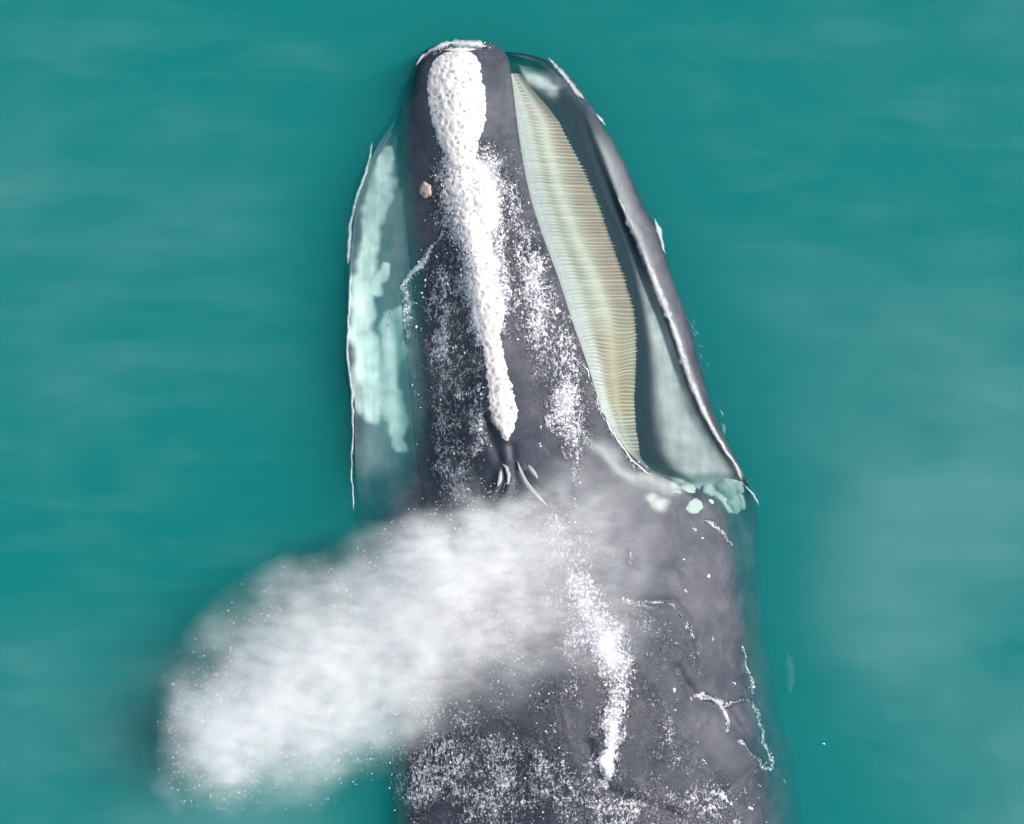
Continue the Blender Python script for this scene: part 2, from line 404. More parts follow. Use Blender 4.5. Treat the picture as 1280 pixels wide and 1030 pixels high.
lip = lip * np.clip(.86 + .38 * blot, 0, 1.05)
pale = np.maximum(pale, np.where(left_in, lip, 0))
for px_, py_, r_, s_ in ((825,626,12,.6),(812,620,8,.5),(846,606,12,.55),(872,606,9,.5)):
    dd = np.hypot((PXv - px_), (PYv - py_) * 1.3) / r_
    pale = np.maximum(pale, np.where(U < 9, np.exp(-dd ** 4) * s_, 0))
sheen = np.exp(-dist_poly(PXv, PYv, [(735,545,6),(775,580,8),(815,603,9),(850,612,8)]) ** 2) * .35  # sheen along the jaw corner, painted pale into the skin
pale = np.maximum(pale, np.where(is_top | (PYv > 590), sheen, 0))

# --- foam, bubbles and painted sun glints on the skin
foam = np.zeros_like(Zv)
def wash(pts, s, sharp=2):
    global foam
    foam = np.maximum(foam, s * np.exp(-dist_poly(PXv, PYv, pts) ** sharp))
wash([(575,185,30),(586,225,52),(590,270,46),(598,310,36),(606,360,40),(612,410,26)], 1.2)
wash([(725,735,26),(750,790,32),(772,840,26),(772,890,24),(762,940,15),(753,980,7)], 1.0, 2)
wash([(700,660,40),(715,740,50),(730,800,45)], .62)
wash([(572,285,34),(560,350,42),(556,450,44),(556,540,42),(565,605,36)], .60)
wash([(582,330,20),(588,450,22),(598,560,20)], .56)
wash([(568,272,7),(535,318,9),(505,358,10),(507,420,13)], .62)
wash([(566,274,4),(545,303,4),(528,326,5),(510,346,5),(500,364,4)], .95)
wash([(520,470,16),(525,540,16)], .45)
wash([(636,235,22),(662,320,36),(680,400,48),(702,480,46),(718,550,28),(716,598,12)], .66)
wash([(690,520,14),(712,560,10),(722,600,7)], .66)
wash([(735,470,7),(750,515,7),(778,560,6),(810,592,6)], .55)
wash([(495,930,28),(490,1000,24)], .58)
wash([(540,900,30),(640,880,34),(720,860,36)], .52)
wash([(560,980,130),(700,990,110)], .56)
wash([(760,1010,70),(900,1020,70)], .54)
wash([(800,880,60),(850,960,60)], .42)
wash([(800,770,44),(850,830,44)], .42)
for pts in ([(862,868),(880,868),(898,878),(908,893),(914,912)], [(880,870),(910,880),(938,877),(948,895),(955,920),(966,950)],
            [(918,925),(940,942),(966,956)], [(949,958),(940,972),(926,996)], [(978,975),(988,995),(998,1018),(1003,1036)],
            [(780,752),(805,748),(826,750)], [(832,750),(845,760),(860,780),(868,800)], [(885,650),(900,668),(914,684)],
            [(930,812),(938,840),(941,868)], [(786,685),(792,708)], [(850,1004),(890,995),(915,1000)], [(946,735),(952,755),(955,775)], [(700,560),(716,600),(724,640)]):
    wash([p_ + (3.2,) for p_ in pts], .72)
wash([(545,60,8),(575,55,9),(605,57,8)], .45)
foam = np.where(((U <= 2.2) | (U >= 19.3) | flank_after) & (Zv > -.3), foam, 0)
keep2 = np.exp(-dist_poly(PX0, PY0, [(750,780,30),(772,850,26),(764,930,18)]) ** 4)
keep = np.exp(-dist_poly(PX0, PY0, [(575,190,40),(590,260,55),(604,360,40)]) ** 4)
foam = foam * np.clip(.92 + (.55 * blot2 + .30 * blot) * (1 - .6 * np.maximum(keep, keep2)), .25, 1.3)
PXv, PYv = PX0, PY0

me = mesh('whale_body', V, F)
lining_shade = sstep(2.6, 3.2, U) * (1 - sstep(5.0, 5.25, U)) * (1 - sstep(570, 600, PYv))  # dark mouth lining, with the cavity's shade painted in
lining_shade = np.maximum(lining_shade, .7 * np.exp(-((U - 6.62) / .22) ** 2) * sstep(240, 300, PYv) * (1 - sstep(575, 600, PYv)))  # shaded hollow under the lip rim, painted dark
lining_shade = np.maximum(lining_shade, np.where((U > 5) & (U < 6.8), .8 * (1 - sstep(290, 420, PYv)) * sstep(110, 140, PYv), 0))
attr(me, 'lining_shade', np.clip(lining_shade, 0, 1))
attr(me, 'pale', np.clip(pale, 0, 1)); attr(me, 'foam', np.clip(foam, 0, 1.2))
bm = bmesh.new(); bm.from_mesh(me)
bmesh.ops.recalc_face_normals(bm, faces=bm.faces)
bm.to_mesh(me)
BVH = BVHTree.FromBMesh(bm)
bm.free()
body = bpy.data.objects.new('whale', None)
body.location = (0, 0, 0)
COL.objects.link(body)
body['label'] = 'dark grey whale at the sea surface, mouth open, rough white patches on its head'
body['category'] = 'whale'
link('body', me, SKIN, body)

def top_z(px, py, lo=None):
    """height of the skin under a photo pixel (found by walking down the sight line)"""
    o = Vector((0, 0, H)); dr = (at(px, py, 0) - o).normalized()
    h = BVH.ray_cast(o, dr)
    z = h[0].z if h[0] is not None else -9.0
    return z if lo is None else max(z, lo)

# ------------------------------------------------------------------ callosities
CALO = np.array([(61,571,584),(64,556,592),(72,541,600),(90,532,606),(110,529,609),(130,531,612),(150,535,611),(165,539,607),(180,546,600),(195,553,597),(206,552,602),(218,545,614),(230,537,625),(245,535,630),(260,541,628),(275,553,623),(290,568,617),(305,576,612),(320,582,612),(340,584,622),(360,586,630),(380,588,634),(396,594,634),(410,597,629),(430,600,630),(450,603,634),(470,605,640),(490,607,646),(510,607,650),(525,611,650),(540,620,645),(554,630,637)], float)

def callosity(name, py0, py1, hgt, nu, nv, label=None, taper0=0.0, taper1=0.0, rough=1.0, ragged=0.0):
    vs, tint = [], []
    for j in range(nv + 1):
        v = j / nv
        py = py0 + (py1 - py0) * v
        l = np.interp(py, CALO[:, 0], CALO[:, 1]); r = np.interp(py, CALO[:, 0], CALO[:, 2])
        k = 1.0
        if taper0: k *= math.sqrt(min(1, max(0.02, v / taper0)))
        if taper1: k *= math.sqrt(min(1, max(0.02, (1 - v) / taper1)))
        cx, hw = (l + r) / 2, (r - l) / 2 * k
        for i in range(nu + 1):
            q = i / nu * 2 - 1
            jit = (1 + ragged) * (2.2 * n3(py * .11, q * 1.5, 1.7) + 2.4 * n3(py * .45, q * 2, 5.5))
            px = cx + q * hw + jit * abs(q)
            prof = max(0.0, 1 - abs(q) ** 3.2)
            endp = min(1, v * (nv / 5), (1 - v) * (nv / 5))
            w3 = Vector((px * .085, py * .085, 0.3))
            cell = noise.voronoi(w3)[0]
            knob = (cell[1] - cell[0]) * .6 + noise.fractal(Vector((px * .14, py * .14, 2.0)), 1.0, 2.0, 3) * .35
            z = top_z(px, py) - .012 + prof * endp * (hgt + rough * .030 * knob)
            vs.append(at(px, py, z)); tint.append(0.0)
    f = [(j * (nu + 1) + i, j * (nu + 1) + i + 1, (j + 1) * (nu + 1) + i + 1, (j + 1) * (nu + 1) + i) for j in range(nv) for i in range(nu)]
    m = mesh(name, vs, f)
    attr(m, 'tint', tint)
    o = link(name, m, CALL, body)
    if label: o['label'] = label
    return o
callosity('bonnet_callosity', 61, 214, .035, 44, 90, 'rough white bonnet callosity at the tip of the upper jaw', 0, 0, .55)
callosity('rostrum_callosity', 194, 326, .012, 44, 84, None, .10, .15, .5, 1.8)
callosity('crest_callosity', 318, 556, .022, 28, 120, 'long narrow white callosity running back to the blowholes', .06, .08, .4, .3)

def lump(name, cx, cy, rx, ry, hgt, tintv, seed, lab=None, sub=.0):
    """a small irregular growth, draped over the skin"""
    vs, fs, ts = [], [], []
    nr, na = 8, 40
    smp = [(cx + rx * a_ * .8, cy + ry * b_ * .8) for a_ in (-1, -.5, 0, .5, 1) for b_ in (-1, -.5, 0, .5, 1)]
    A_ = np.array([(1, x - cx, y - cy) for x, y in smp]); zz = np.array([top_z(x, y) for x, y in smp])
    ok = zz > np.median(zz) - .08
    co = np.linalg.lstsq(A_[ok], zz[ok], rcond=None)[0]
    skin_z = lambda x, y: co[0] + co[1] * (x - cx) + co[2] * (y - cy)
    vs.append(at(cx, cy, skin_z(cx, cy) + hgt)); ts.append(tintv)
    for k in range(1, nr + 1):
        rr = k / nr
        for i in range(na):
            an = 2 * math.pi * i / na
            lob = 1 + .34 * n3(math.cos(an) * 1.3 + seed, math.sin(an) * 1.3, seed) + .14 * n3(math.cos(an) * 4 + seed, math.sin(an) * 4, seed)
            px, py = cx + rx * rr * lob * math.cos(an), cy + ry * rr * lob * math.sin(an)
            kn = noise.fractal(Vector((px * .15, py * .15, seed)), 1.0, 2.0, 3) * .3
            z = skin_z(px, py) - .03 * rr ** 4 + (1 - rr ** 2.5) * hgt * (1 + kn)
            vs.append(at(px, py, z)); ts.append(tintv)
    for i in range(na):
        fs.append((0, 1 + i, 1 + (i + 1) % na))
        for k in range(nr - 1):
            a0 = 1 + k * na
            fs.append((a0 + i, a0 + na + i, a0 + na + (i + 1) % na, a0 + (i + 1) % na))
    m = mesh(name, vs, fs)
    attr(m, 'tint', ts)
    o = link(name, m, CALL if tintv else CHEEK, body)
    if lab: o['label'] = lab
    return o
lump('cheek_callosity', 914, 611, 22, 17, .025, 0, 1.3, 'large pale lobed callosity behind the corner of the mouth')
lump('cheek_callosity', 921, 628, 16, 16, .02, 0, 6.3)
lump('cheek_callosity', 868, 633, 14, 13, .012, 0, 2.1)
lump('cheek_callosity', 885, 611, 10, 11, .012, 0, 3.7)
lump('cheek_callosity', 856, 612, 15, 7, .010, 0, 4.4)
lump('lip_callosity', 532, 238, 10, 13, .018, .8, 8.8, 'small pinkish callosity beside the white rostrum callosity')

# ------------------------------------------------------------------ blowholes
def tube(pts, rad, seg=8, lift=0.0, flat=.6):
    """swept bead along a photo polyline, lying on the skin"""
    P = []
    for px, py in pts:
        P.append(at(px, py, top_z(px, py) + lift))
    vs, fs = [], []
    n = len(P)
    for i, p in enumerate(P):
        tg = (P[min(i + 1, n - 1)] - P[max(i - 1, 0)]).normalized()
        sd = tg.cross(Vector((0, 0, 1))).normalized()
        k = math.sin(math.pi * (i + .35) / (n - .3)) ** .6
        for s in range(seg):
            an = 2 * math.pi * s / seg
            vs.append(p + sd * math.cos(an) * rad * k + Vector((0, 0, 1)) * math.sin(an) * rad * k * flat)
    for i in range(n - 1):
        for s in range(seg):
            fs.append((i * seg + s, i * seg + (s + 1) % seg, (i + 1) * seg + (s + 1) % seg, (i + 1) * seg + s))
    fs.append(tuple(range(seg))[::-1]); fs.append(tuple(range((n - 1) * seg, n * seg)))
    return vs, fs
def dense(pts, n):
    p = np.array(pts, float)
    k = np.concatenate([[0], np.cumsum(np.hypot(*np.diff(p[:, :2], axis=0).T))])
    s = np.linspace(0, k[-1], n)
    return [tuple(q) for q in np.stack([np.interp(s, k, p[:, i]) for i in range(p.shape[1])], -1)]
LIPM = mat_plain('blowhole_lip', (0.55, 0.55, 0.59), 0.35, 20, .5)  # wet highlight on the lips put into this pale base colour
BH_LIP = [[[(627,580),(633,584),(636,594),(635,606)], [(626,588),(625,600),(622,608)]],
          [[(647,577),(650,587),(657,602),(667,615),(684,632)], [(660,581),(668,592),(672,598)]]]
for lips, slit in zip(BH_LIP, BH_SLIT):
    vs, fs = [], []
    for l in lips:
        a_, b_ = tube(dense(l, 16), .016, 8, .008)
        fs += [tuple(i + len(vs) for i in f) for f in b_]; vs += a_
    bh = link('blowhole', mesh('blowhole', vs, fs), LIPM, body)
    a_, b_ = tube(dense([p[:2] for p in slit], 18), .010, 8, .010, .5)
    link('slit', mesh('slit', a_, b_), SLIT, bh)

# ------------------------------------------------------------------ baleen on the raised side
BPY = [92,110,130,150,200,230,260,300,350,390,420,450,500,540,572,592]
BLX = [640,642,644,647,655,660,668,681,700,712,722,733,749,768,792,818]
BRX = [650,668,690,708,730,741,752,766,783,795,797,797,794,796,803,820]
def rack(py, q):
    l = np.interp(py, BPY, BLX) - 3; r = np.interp(py, BPY, BRX)
    z0 = float(pchip(RE[:, 0], RE[:, 2], np.array([py]))[0]) - .035
    z1 = -.10 + .06 * sstep(120, 300, py)
    z = z0 + (z1 - z0) * q ** 1.25 + .03 * math.sin(math.pi * q) - .16 * sstep(535, 592, py) * (1 - .3 * q)
    return l + (r - l) * q, float(z)
vs, fs, cs = [], [], []
NU, NV = 28, 110
def tone(q, py):
    gum = np.array((.40, .48, .46)); mint = np.array((.42, .49, .40)); oliv = np.array((.30, .27, .21)); yel = np.array((.36, .36, .235)); gry = np.array((.30, .34, .33))
    col = gum + (mint - gum) * sstep(.12, .35, q)
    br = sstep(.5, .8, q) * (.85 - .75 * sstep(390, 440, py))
    col = col + (oliv - col) * br
    ye = sstep(380, 440, py) * (1 - sstep(500, 560, py)) * sstep(.2, .45, q) * (1 - .5 * sstep(.75, .95, q))
    col = col + (yel - col) * ye * .85
    col = col + (gry - col) * sstep(500, 560, py) * .7
    col = col + (gry - col) * (1 - sstep(100, 150, py)) * .5
    return col * .84
for j in range(NV + 1):
    py = 92 + (592 - 92) * j / NV
    for i in range(NU + 1):
        q = i / NU
        px, z = rack(py, q * .97)
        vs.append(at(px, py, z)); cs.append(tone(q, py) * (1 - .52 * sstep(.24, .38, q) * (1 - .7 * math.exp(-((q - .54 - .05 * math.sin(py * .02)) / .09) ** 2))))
n0 = len(vs)
for j in range(NV + 1):          # underside gives the rack its depth
    py = 92 + (592 - 92) * j / NV
    for i in range(NU + 1):
        q = i / NU
        px, z = rack(py, q * .97)
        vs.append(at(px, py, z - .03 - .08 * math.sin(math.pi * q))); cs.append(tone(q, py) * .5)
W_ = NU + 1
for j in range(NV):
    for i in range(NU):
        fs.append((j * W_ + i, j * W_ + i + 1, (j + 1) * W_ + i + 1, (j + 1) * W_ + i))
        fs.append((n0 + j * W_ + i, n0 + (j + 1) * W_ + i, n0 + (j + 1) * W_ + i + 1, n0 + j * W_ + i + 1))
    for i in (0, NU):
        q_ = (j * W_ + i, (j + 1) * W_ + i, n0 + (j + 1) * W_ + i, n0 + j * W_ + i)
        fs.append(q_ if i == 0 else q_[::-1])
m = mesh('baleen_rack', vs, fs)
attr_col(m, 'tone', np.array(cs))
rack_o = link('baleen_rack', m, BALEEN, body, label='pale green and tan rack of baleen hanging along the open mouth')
py = 97.0
k = 0
while py < 566:
    sp = 4.5 + .5 * math.sin(k * .9) + .25 * random.uniform(-1, 1)
    vs, cs = [], []
    ns = 16
    shade = random.uniform(.82, 1.1)
    fray = random.uniform(-.03, .004)
    wavy = 2.2 * sstep(370, 410, py) * (1 - sstep(470, 520, py))
    strength = .35 + .65 * sstep(110, 240, py) - .45 * sstep(480, 550, py)
    for i in range(ns + 1):
        q = .07 + (.93 + fray) * i / ns
        pyq = py + 3.0 * q * math.sin(py * .011) + wavy * math.sin(q * 7.5 + py * .05) + .5 * n3(q * 5, k * .7, 0)
        px, z = rack(min(py, 571), min(q, 1.06))
        band = 1 - .8 * math.exp(-((q - .54 - .05 * math.sin(py * .02)) / .08) ** 2) - .95 * (1 - sstep(.24, .38, q))
        band *= .75 + .5 * n3(q * 6, py * .06, 3)
        hgt = .022 * strength * max(.05, band)
        wd = sp * .36 * (1 - .5 * sstep(.85, 1.0, q))
        tn = tone(min(q, 1), py) * shade
        tn = tn + (np.array((.48, .50, .47)) - tn) * sstep(.86, 1.0, q) * .35
        for dy, dh in ((-wd, -.012), (-wd * .55, hgt * .85), (0, hgt), (wd * .55, hgt * .85), (wd, -.012)):
            vs.append(at(px, pyq + dy, z + dh)); cs.append(tn)
    fs = [(i * 5 + s, i * 5 + s + 1, i * 5 + s + 6, i * 5 + s + 5) for i in range(ns) for s in range(4)]
    fs += [(ns * 5 + 4, ns * 5 + 3, ns * 5 + 2, ns * 5 + 1, ns * 5), (0, 1, 2, 3, 4)]
    m = mesh('baleen_plate', vs, fs)
    attr_col(m, 'tone', np.array(cs))
    link('baleen_plate', m, BALEEN, rack_o)
    py += sp; k += 1

# ------------------------------------------------------------------ the sea: clear surface, turbid water below, bed
def outline_loop():
    L, Rr = [], []
    for j in list(range(0, NT, 8)) + [NT - 1]:
        pts = V.reshape(NT, NR, 3)[j]
        il, ir = pts[:, 0].argmin(), pts[:, 0].argmax()
        for lst, q in ((L, pts[il]), (Rr, pts[ir])):
            kk = H / (H - q[2])
            lst.append((q[0] * kk, q[1] * kk))
    return Rr + L[::-1]
hole = outline_loop()
SZ = 1500.0
outer = [(-SZ, -SZ), (SZ, -SZ), (SZ, SZ), (-SZ, SZ)]
hc = np.array(hole)
nb = np.roll(hc, -1, 0) - np.roll(hc, 1, 0)
nb = np.stack([nb[:, 1], -nb[:, 0]], -1) / (np.linalg.norm(nb, axis=1, keepdims=True) + 1e-9)
if np.sum(nb * (hc - hc.mean(0))) < 0: nb = -nb
near = [tuple(p) for k_ in (.2, .5, .9) for p in (hc + nb * k_)[::3]]
extra = near + [(x, y) for x in (-60, -20, -6, 6, 20, 60) for y in (-60, -25, -14, 6, 20, 60)]
pts2 = [Vector(p) for p in outer + hole + extra]
nh = len(hole)
ed = [(i, (i + 1) % 4) for i in range(4)] + [(4 + i, 4 + (i + 1) % nh) for i in range(nh)]
r_ = delaunay_2d_cdt(pts2, ed, [], 0, 1e-5)
hp = np.array(hole)
def inside(x, y):
    x0, y0 = hp[:, 0], hp[:, 1]; x1, y1 = np.roll(x0, -1), np.roll(y0, -1)
    cr = ((y0 > y) != (y1 > y)) & (x < (x1 - x0) * (y - y0) / (y1 - y0 + 1e-12) + x0)
    return cr.sum() % 2 == 1
vv = [(p.x, p.y, 0.004) for p in r_[0]]
ff = []
for f in r_[2]:
    cx = sum(vv[i][0] for i in f) / len(f); cy_ = sum(vv[i][1] for i in f) / len(f)
    if not inside(cx, cy_): ff.append(tuple(f))
n = Nodes('sea_surface')
P = n.obj()
sw = n.add('Mapping', {'Vector': P, 'Scale': (0.8, 1.5, 1.0), 'Rotation': (0, 0, R(28))}).outputs[0]
hgt = n.math('ADD', n.math('MULTIPLY', n.noise(1.1, 4, 0.5, sw), 1.0), n.math('MULTIPLY', n.noise(6.5, 3, 0.5, sw), 0.10))
bump = n.add('Bump', {'Height': hgt, 'Strength': 0.5, 'Distance': 0.12})
fr = n.add('Fresnel', {'IOR': 1.33, 'Normal': bump.outputs[0]})
gl = n.add('BsdfGlossy', {'Roughness': 0.08, 'Color': (1, 1, 1, 1), 'Normal': bump.outputs[0]})
tr = n.add('BsdfTransparent')
m1 = n.add('MixShader', {0: fr.outputs[0], 1: tr.outputs[0], 2: gl.outputs[0]})
# thin pale film: turbid patches, with sky reflection and ripples painted in
fs_ = n.add('Mapping', {'Vector': P, 'Scale': (0.22, 0.34, 1.0), 'Rotation': (0, 0, R(-14)), 'Location': (0.9, 0.35, 0)}).outputs[0]
film = n.ramp(n.noise(1.0, 4, 0.55, fs_, 0.4), 0.40, 0.80, 0.0, 0.15)
rp = n.add('Mapping', {'Vector': P, 'Scale': (0.55, 2.1, 1.0), 'Rotation': (0, 0, R(24))}).outputs[0]
rip = n.ramp(n.noise(1.3, 4, 0.55, rp, 0.25), 0.40, 0.78, 0.0, 0.045)
film = n.math('MULTIPLY', n.math('ADD', film, rip), n.attr('clear'))
di = n.add('BsdfDiffuse', {'Color': (0.36, 0.60, 0.60, 1)})
m2 = n.add('MixShader', {0: film, 1: m1.outputs[0], 2: di.outputs[0]})
n.link(m2.outputs[0], n.out.inputs['Surface'])
sm_ = mesh('sea', vv, ff, False)
attr(sm_, 'clear', [sstep(.0, .9, min(np.hypot(hc[:, 0] - v[0], hc[:, 1] - v[1]))) for v in vv])
link('sea', sm_, n.mat, None, kind='structure')

n = Nodes('turbid_water')
K = 1.05
sig_s = (0.05 * K, 1.02 * K, 1.02 * K)
sig_a = (1.55 * K, 0.55 * K, 0.55 * K)
ds = max(sig_s); da = max(sig_a)
vs_ = n.add('VolumeScatter', {'Color': tuple(s / ds for s in sig_s) + (1,), 'Density': ds, 'Anisotropy': 0.0})
va_ = n.add('VolumeAbsorption', {'Color': tuple(1 - s / da for s in sig_a) + (1,), 'Density': da})
ad = n.add('AddShader', {0: vs_.outputs[0], 1: va_.outputs[0]})
n.link(ad.outputs[0], n.out.inputs['Volume'])
def box(x, z0, z1):
    v = [(sx * x, sy * x, z) for z in (z0, z1) for sx, sy in ((-1, -1), (1, -1), (1, 1), (-1, 1))]
    f = [(3, 2, 1, 0), (4, 5, 6, 7)] + [(i, (i + 1) % 4, 4 + (i + 1) % 4, 4 + i) for i in range(4)]
    return v, f
v_, f_ = box(1490, -9.0, 0.0)
link('sea_water', mesh('sea_water', v_, f_, False), n.mat, None, kind='stuff', label='turbid teal green sea water', category='water')
link('seabed', mesh('seabed', [(-1480, -1480, -8.5), (1480, -1480, -8.5), (1480, 1480, -8.5), (-1480, 1480, -8.5)], [(0, 1, 2, 3)], False),
     mat_plain('silt', (0.10, 0.12, 0.09), .9, .3), None, kind='structure')

# ------------------------------------------------------------------ foam lines round the body
fv, ff, fe, fo = [], [], [], []
def ribbon(pts, n, seed, lift=.008, jit=1.2, floor=.006, sink=0.0, op=1.0):
    """ragged strip of foam along a photo polyline [(column, row, half width)], lying on the water or the skin"""
    p = dense(pts, n)
    b0 = len(fv)
    for i, (x, y, hw) in enumerate(p):
        x2, y2 = p[min(i + 1, n - 1)][:2]; x1, y1 = p[max(i - 1, 0)][:2]
        tx, ty = x2 - x1, y2 - y1
        l = math.hypot(tx, ty) + 1e-9
        nx, ny = -ty / l, tx / l
        off = jit * n3(i * .21, seed, 0)
        ww = hw * (1 + .55 * n3(i * .33, seed, 4)) * min(1, (i + .4) / 4, (n - i - .6) / 4)
        for s in (-1, -.5, 0, .5, 1):
            q = s + .18 * n3(i * .7, s * 3, seed)
            X, Y = x + nx * (off + ww * q), y + ny * (off + ww * q)
            if sink:
                z = -sink
            else:
                z = top_z(X, Y, floor)
            fv.append(at(X, Y, z + lift * (1 - s * s) + .003)); fe.append(1 - abs(s) ** 1.5); fo.append(op)
    for i in range(n - 1):
        for s in range(4):
            ff.append((b0 + i * 5 + s, b0 + i * 5 + s + 1, b0 + i * 5 + s + 6, b0 + i * 5 + s + 5))
# far (low) side of the jaw
ribbon([(466,178,2),(458,215,2.5),(446,245,3),(438,280,3),(435,330,4)], 60, 1.1, sink=.05, op=.6)
ribbon([(439,340,2.2),(436,400,2.6),(434,450,2.2),(441,490,3),(441,540,2),(439,590,1.6),(443,640,1.2)], 110, 2.2, jit=1.6, sink=.025, op=.75)
# raised lip rim
ribbon([(772,245,1.5),(785,275,5),(800,308,6),(815,345,7),(829,378,9),(838,402,8)], 80, 3.3, op=.8)
ribbon([(838,400,7),(850,436,7),(860,470,6),(876,508,5),(892,540,4),(910,568,3),(921,583,3),(927,600,2)], 110, 4.4, op=.8)
for k_ in range(15):                       # torn scraps of foam outside the lip
    v_ = random.random()
    x_, y_ = 858 + 46 * v_ + random.uniform(-3, 5), 388 + 150 * v_
    l_ = random.uniform(3, 15)
    ribbon([(x_,y_,.5),(x_ + l_ * .3,y_ + l_ * .55,random.uniform(.6, 1.6)),(x_ + l_ * .42,y_ + l_,.4)], 9, 5.5 + k_, jit=3, sink=random.choice((.02, .05, .1)), op=.6)
ribbon([(930,606,1),(942,618,2),(949,632,1.2)], 20, 5.9, sink=.03)
# pale green wash just under the surface along the lip
ribbon([(684,72,1.5),(698,86,4),(712,102,4.5),(724,118,4),(731,124,2)], 40, 6.6, sink=.03, op=.75)
ribbon([(744,141,2),(752,150,3),(757,157,1.5)], 16, 7.1, sink=.03)
ribbon([(818,272,2),(824,288,5),(827,302,3),(832,318,1)], 26, 7.7, sink=.04)
# wash at the snout
ribbon([(520,82,1.5),(528,70,3),(545,60,4),(558,55,6),(566,53,4)], 36, 8.1, op=.75)
ribbon([(562,54,4),(580,54,8),(596,55,8),(608,58,4)], 30, 8.7, op=.8)
ribbon([(555,62,2),(575,62,5),(595,62,3)], 24, 9.1)
# seam of foam across the low side of the head
# edge of the upper jaw
ribbon([(742,470,1),(752,510,1.6),(765,540,1.6),(790,575,1.6),(815,596,1.4)], 60, 11.1, jit=1.5)
ribbon([(728,455,1),(735,462,1.6),(737,475,1)], 16, 11.5)
ribbon([(866,869,1.2),(884,870,2),(900,880,4),(909,895,4),(912,908,1.5)], 40, 12.1, jit=2, op=.6)
ribbon([(985,815,6),(991,845,9),(987,868,6)], 24, 19.3, jit=3, sink=.75, op=.7)
m = mesh('sea_foam', fv, ff)
attr(m, 'edge', fe); attr(m, 'opacity', fo)
link('sea_foam', m, FOAM, None, kind='stuff', label='thin white lines of foam along the waterline and folds of the whale', category='foam')

# ------------------------------------------------------------------ beads of spray and bubbles on the wet skin
ico = bmesh.new(); bmesh.ops.create_icosphere(ico, subdivisions=1, radius=1.0)
IV = np.array([v.co[:] for v in ico.verts]); IF = [[v.index for v in f.verts] for f in ico.faces]; ico.free()
area_pts = np.stack([PXv.ravel(), PYv.ravel(), Zv.ravel(), np.clip(foam, 0, 1).ravel()], -1)
cand = area_pts[(area_pts[:, 3] > .2) & (area_pts[:, 1] < 1060)]
wgt = cand[:, 3] ** 2
pick = rng.choice(len(cand), 3400, p=wgt / wgt.sum())
dv, df = [], []
def bead(px, py, z, r, fl=.5):
    b0 = len(dv) * 12
    c = at(px, py, z)
    s = IV * (r * np.array([random.uniform(.6, 1.4), random.uniform(.6, 1.6), fl])) * rng.uniform(.8, 1.2, (12, 1))
    dv.append(s + np.array(c))
    df.extend([[i + b0 for i in f] for f in IF])
for i in pick:
    x, y = cand[i, 0] + random.uniform(-3, 3), cand[i, 1] + random.uniform(-3, 3)
    if random.random() > .25 + 1.5 * max(0, noise.noise(Vector((x * .05, y * .05, 7)))): continue
    z = top_z(x, y)
    if z < -.2: continue
    bead(x, y, max(z, 0.004), random.choice((.003, .0035, .004, .005, .007)) * random.uniform(.7, 1.3))
for x, y, r in ((886,722,.016),(889,627,.02),(868,662,.011),(877,674,.009),(857,738,.009),(855,700,.008),(941,858,.012),(890,798,.008),(676,556,.008),(697,388,.028),(680,418,.02),(918,854,.009),(880,952,.009),(938,1010,.018),(712,268,.006),(842,862,.016),(1031,928,.008)):
    for q in range(3):
        xx, yy = x + random.uniform(-2, 2), y + random.uniform(-2, 2)
        bead(xx, yy, top_z(xx, yy, .004), r * .7, .4)
m = mesh('spray_beads', np.concatenate(dv), df)
link('bubbles', m, DROP, None, kind='stuff', label='white bubbles and droplets scattered over the wet skin of the whale', category='bubbles')

# ------------------------------------------------------------------ the blow: a drifting cloud of breath and droplets
BLOBS = [  # column, row, height, radii in photo pixels (x, y), half thickness in metres, weight
    (618,640,.80,62,44,.26,1.6),(590,690,.88,115,80,.36,1.3),(665,735,.86,110,125,.34,.9),(560,745,.90,150,112,.44,1.1),
    (480,785,.80,150,118,.48,.95),(402,822,.70,155,130,.48,.85),(340,870,.60,140,115,.46,.75),(295,915,.56,100,100,.44,.75),(268,935,.54,78,82,.42,.75),(355,930,.56,130,88,.44,.7),(450,880,.66,130,95,.45,.75),(560,830,.86,120,80,.4,.5),(725,655,.76,125,95,.24,.80),(740,755,.76,95,120,.24,.62)]
n = Nodes('whale_breath')
geo = n.add('NewGeometry')
tot = None
P = n.obj()
warp = n.add('TexNoise', {'Vector': P, 'Scale': 1.9, 'Detail': 2.0, 'Roughness': 0.6})
wv = n.add('VectorMath', {0: warp.outputs['Color'], 1: (0.5, 0.5, 0.5)}, operation='SUBTRACT')
wv = n.add('VectorMath', {0: wv.outputs[0], 'Scale': 0.6}, operation='SCALE')
Q = n.add('VectorMath', {0: P, 1: wv.outputs[0]}, operation='ADD').outputs[0]
for px, py, z, rx, ry, rz, wt in BLOBS:
    c_ = at(px, py, z); k_ = (H - z) / H / PX
    s1 = n.add('VectorMath', {0: Q, 1: tuple(c_)}, operation='SUBTRACT')
    s2 = n.add('VectorMath', {0: s1.outputs[0], 1: (1 / (rx * 1.15 * k_), 1 / (ry * 1.15 * k_), 1 / rz)}, operation='MULTIPLY')
    ln = n.add('VectorMath', {0: s2.outputs[0]}, operation='LENGTH')
    g = n.ramp(ln.outputs['Value'], 0.98, 0.0, 0.0, wt)
    tot = g if tot is None else n.math('ADD', tot, g)
nz = n.noise(3.6, 4, 0.65, P)
shr = n.add('Mapping', {'Vector': P, 'Scale': (1.0, 2.2, 1.6), 'Rotation': (0, 0, R(-32))}).outputs[0]
nz2 = n.noise(5.5, 5, 0.72, shr, 0.5)
mod = n.math('MULTIPLY', n.ramp(nz, 0.26, 0.74, 0.65, 1.3), n.ramp(nz2, 0.30, 0.70, 0.35, 1.6))
dens = n.math('MULTIPLY', n.math('MINIMUM', tot, 2.6), mod)
dens = n.math('MULTIPLY', dens, 2.1)
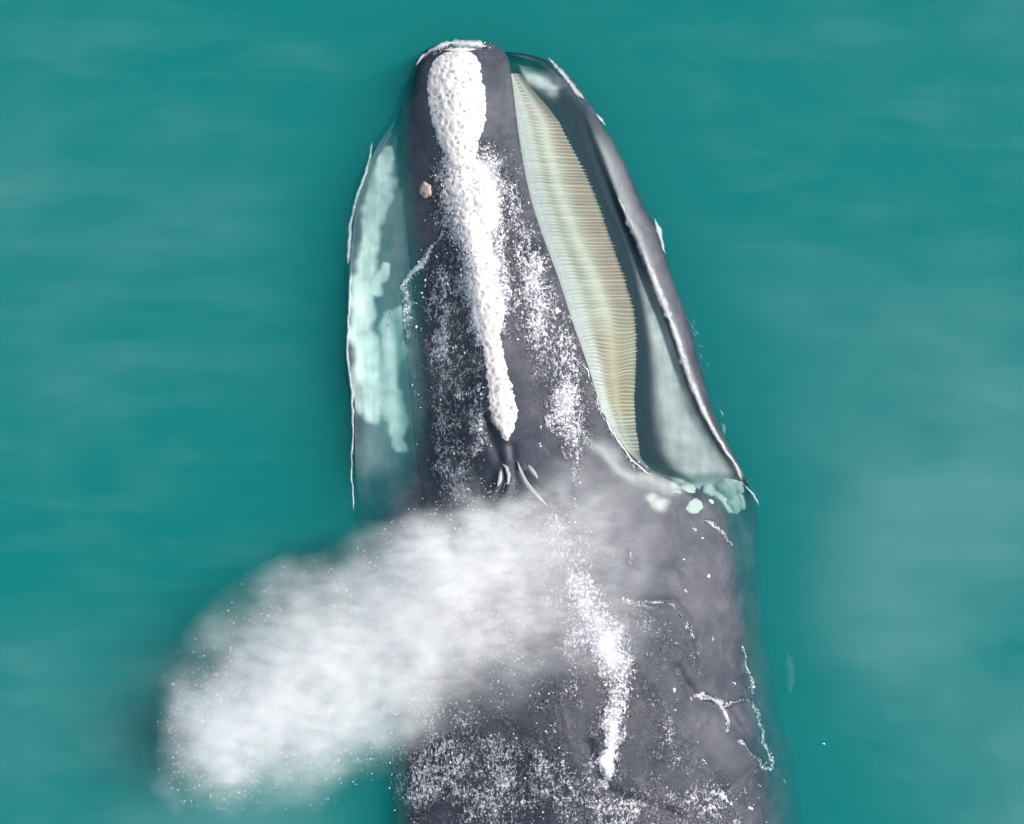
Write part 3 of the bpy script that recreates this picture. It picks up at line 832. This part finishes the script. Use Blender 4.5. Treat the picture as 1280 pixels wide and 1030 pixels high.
pv = n.add('VolumeScatter', {'Color': (0.992, 0.998, 1.0, 1), 'Density': dens, 'Anisotropy': -0.38})
n.link(pv.outputs[0], n.out.inputs['Volume'])
# thin translucent shell added so the cloud has a surface besides its volume
mx = n.add('MixShader', {0: 0.006, 1: n.add('BsdfTransparent').outputs[0], 2: n.add('BsdfTranslucent', {'Color': (.9, .92, .93, 1)}).outputs[0]})
n.link(mx.outputs[0], n.out.inputs['Surface'])
OUT = [(640,606),(605,606),(540,612),(470,634),(425,662),(385,702),(330,732),(285,760),(245,805),(208,850),(196,890),(200,935),(212,985),(226,1008),(280,1012),(340,1012),(400,1002),(450,985),(485,955),(510,918),(560,892),(620,884),(690,876),(760,860),(800,810),(815,740),(808,670),(775,600),(700,580)]
ol = dense(OUT + OUT[:1], 141)[:-1]
ol = [(x - 26 * (y2 - y0) / math.hypot(x2 - x0, y2 - y0), y + 26 * (x2 - x0) / math.hypot(x2 - x0, y2 - y0))
      for (x0, y0), (x, y), (x2, y2) in zip(ol[-1:] + ol[:-1], ol, ol[1:] + ol[:1])]     # room for the soft edge
CL = np.array([(650,650,.85,.36),(600,720,.90,.46),(500,790,.80,.56),(400,850,.68,.58),(290,920,.56,.52)])
def centre(x, y):
    best = None
    for a_, b_ in zip(CL[:-1], CL[1:]):
        d_ = b_[:2] - a_[:2]
        tt = float(np.clip(np.dot(np.array((x, y)) - a_[:2], d_) / np.dot(d_, d_), 0, 1))
        q_ = a_ + (b_ - a_) * tt
        dd = math.hypot(x - q_[0], y - q_[1])
        if best is None or dd < best[0]: best = (dd, q_)
    return best[1]
prof = [(0.999, 0.0), (.985, .3), (.93, .55), (.82, .76), (.6, .92), (.3, 1.0)]
rings = [(s, -h) for s, h in prof[:0:-1]] + [(s, h) for s, h in prof]
bv, bf = [], []
no = len(ol)
for s, h in rings:
    for x, y in ol:
        cx, cy2, cz, ch = centre(x, y)
        bv.append(at(cx + (x - cx) * s, cy2 + (y - cy2) * s, cz + ch * h))
for k in range(len(rings) - 1):
    for i in range(no):
        bf.append((k * no + i, k * no + (i + 1) % no, (k + 1) * no + (i + 1) % no, (k + 1) * no + i))
bf.append(tuple(range(no))[::-1]); bf.append(tuple(range((len(rings) - 1) * no, len(rings) * no)))
m = mesh('whale_blow', bv, bf)
bm = bmesh.new(); bm.from_mesh(m)
bmesh.ops.triangulate(bm, faces=[f for f in bm.faces if len(f.verts) > 4])
bmesh.ops.recalc_face_normals(bm, faces=bm.faces)
if bm.calc_volume(signed=True) < 0:
    bmesh.ops.reverse_faces(bm, faces=bm.faces)
bm.to_mesh(m); bm.free()
link('whale_blow', m, n.mat, None, label='white misty plume of breath drifting away from the blowholes', category='spray')

# droplets torn off along the plume
dv, df = [], []
for q in range(2600):
    bx = BLOBS[random.randrange(len(BLOBS) - 2)]
    an, rr = random.uniform(0, 2 * math.pi), random.uniform(.35, 1.12) ** .7
    x, y = bx[0] + bx[3] * .92 * rr * math.cos(an), bx[1] + bx[4] * .92 * rr * math.sin(an)
    z = bx[2] + bx[5] * random.uniform(-.5, .9)
    bead(x, y, z, random.choice((.002, .0025, .003, .004)), 1.0)
link('droplets', mesh('droplets', np.concatenate(dv), df), DROP, bpy.data.objects['whale_blow'], kind='stuff')
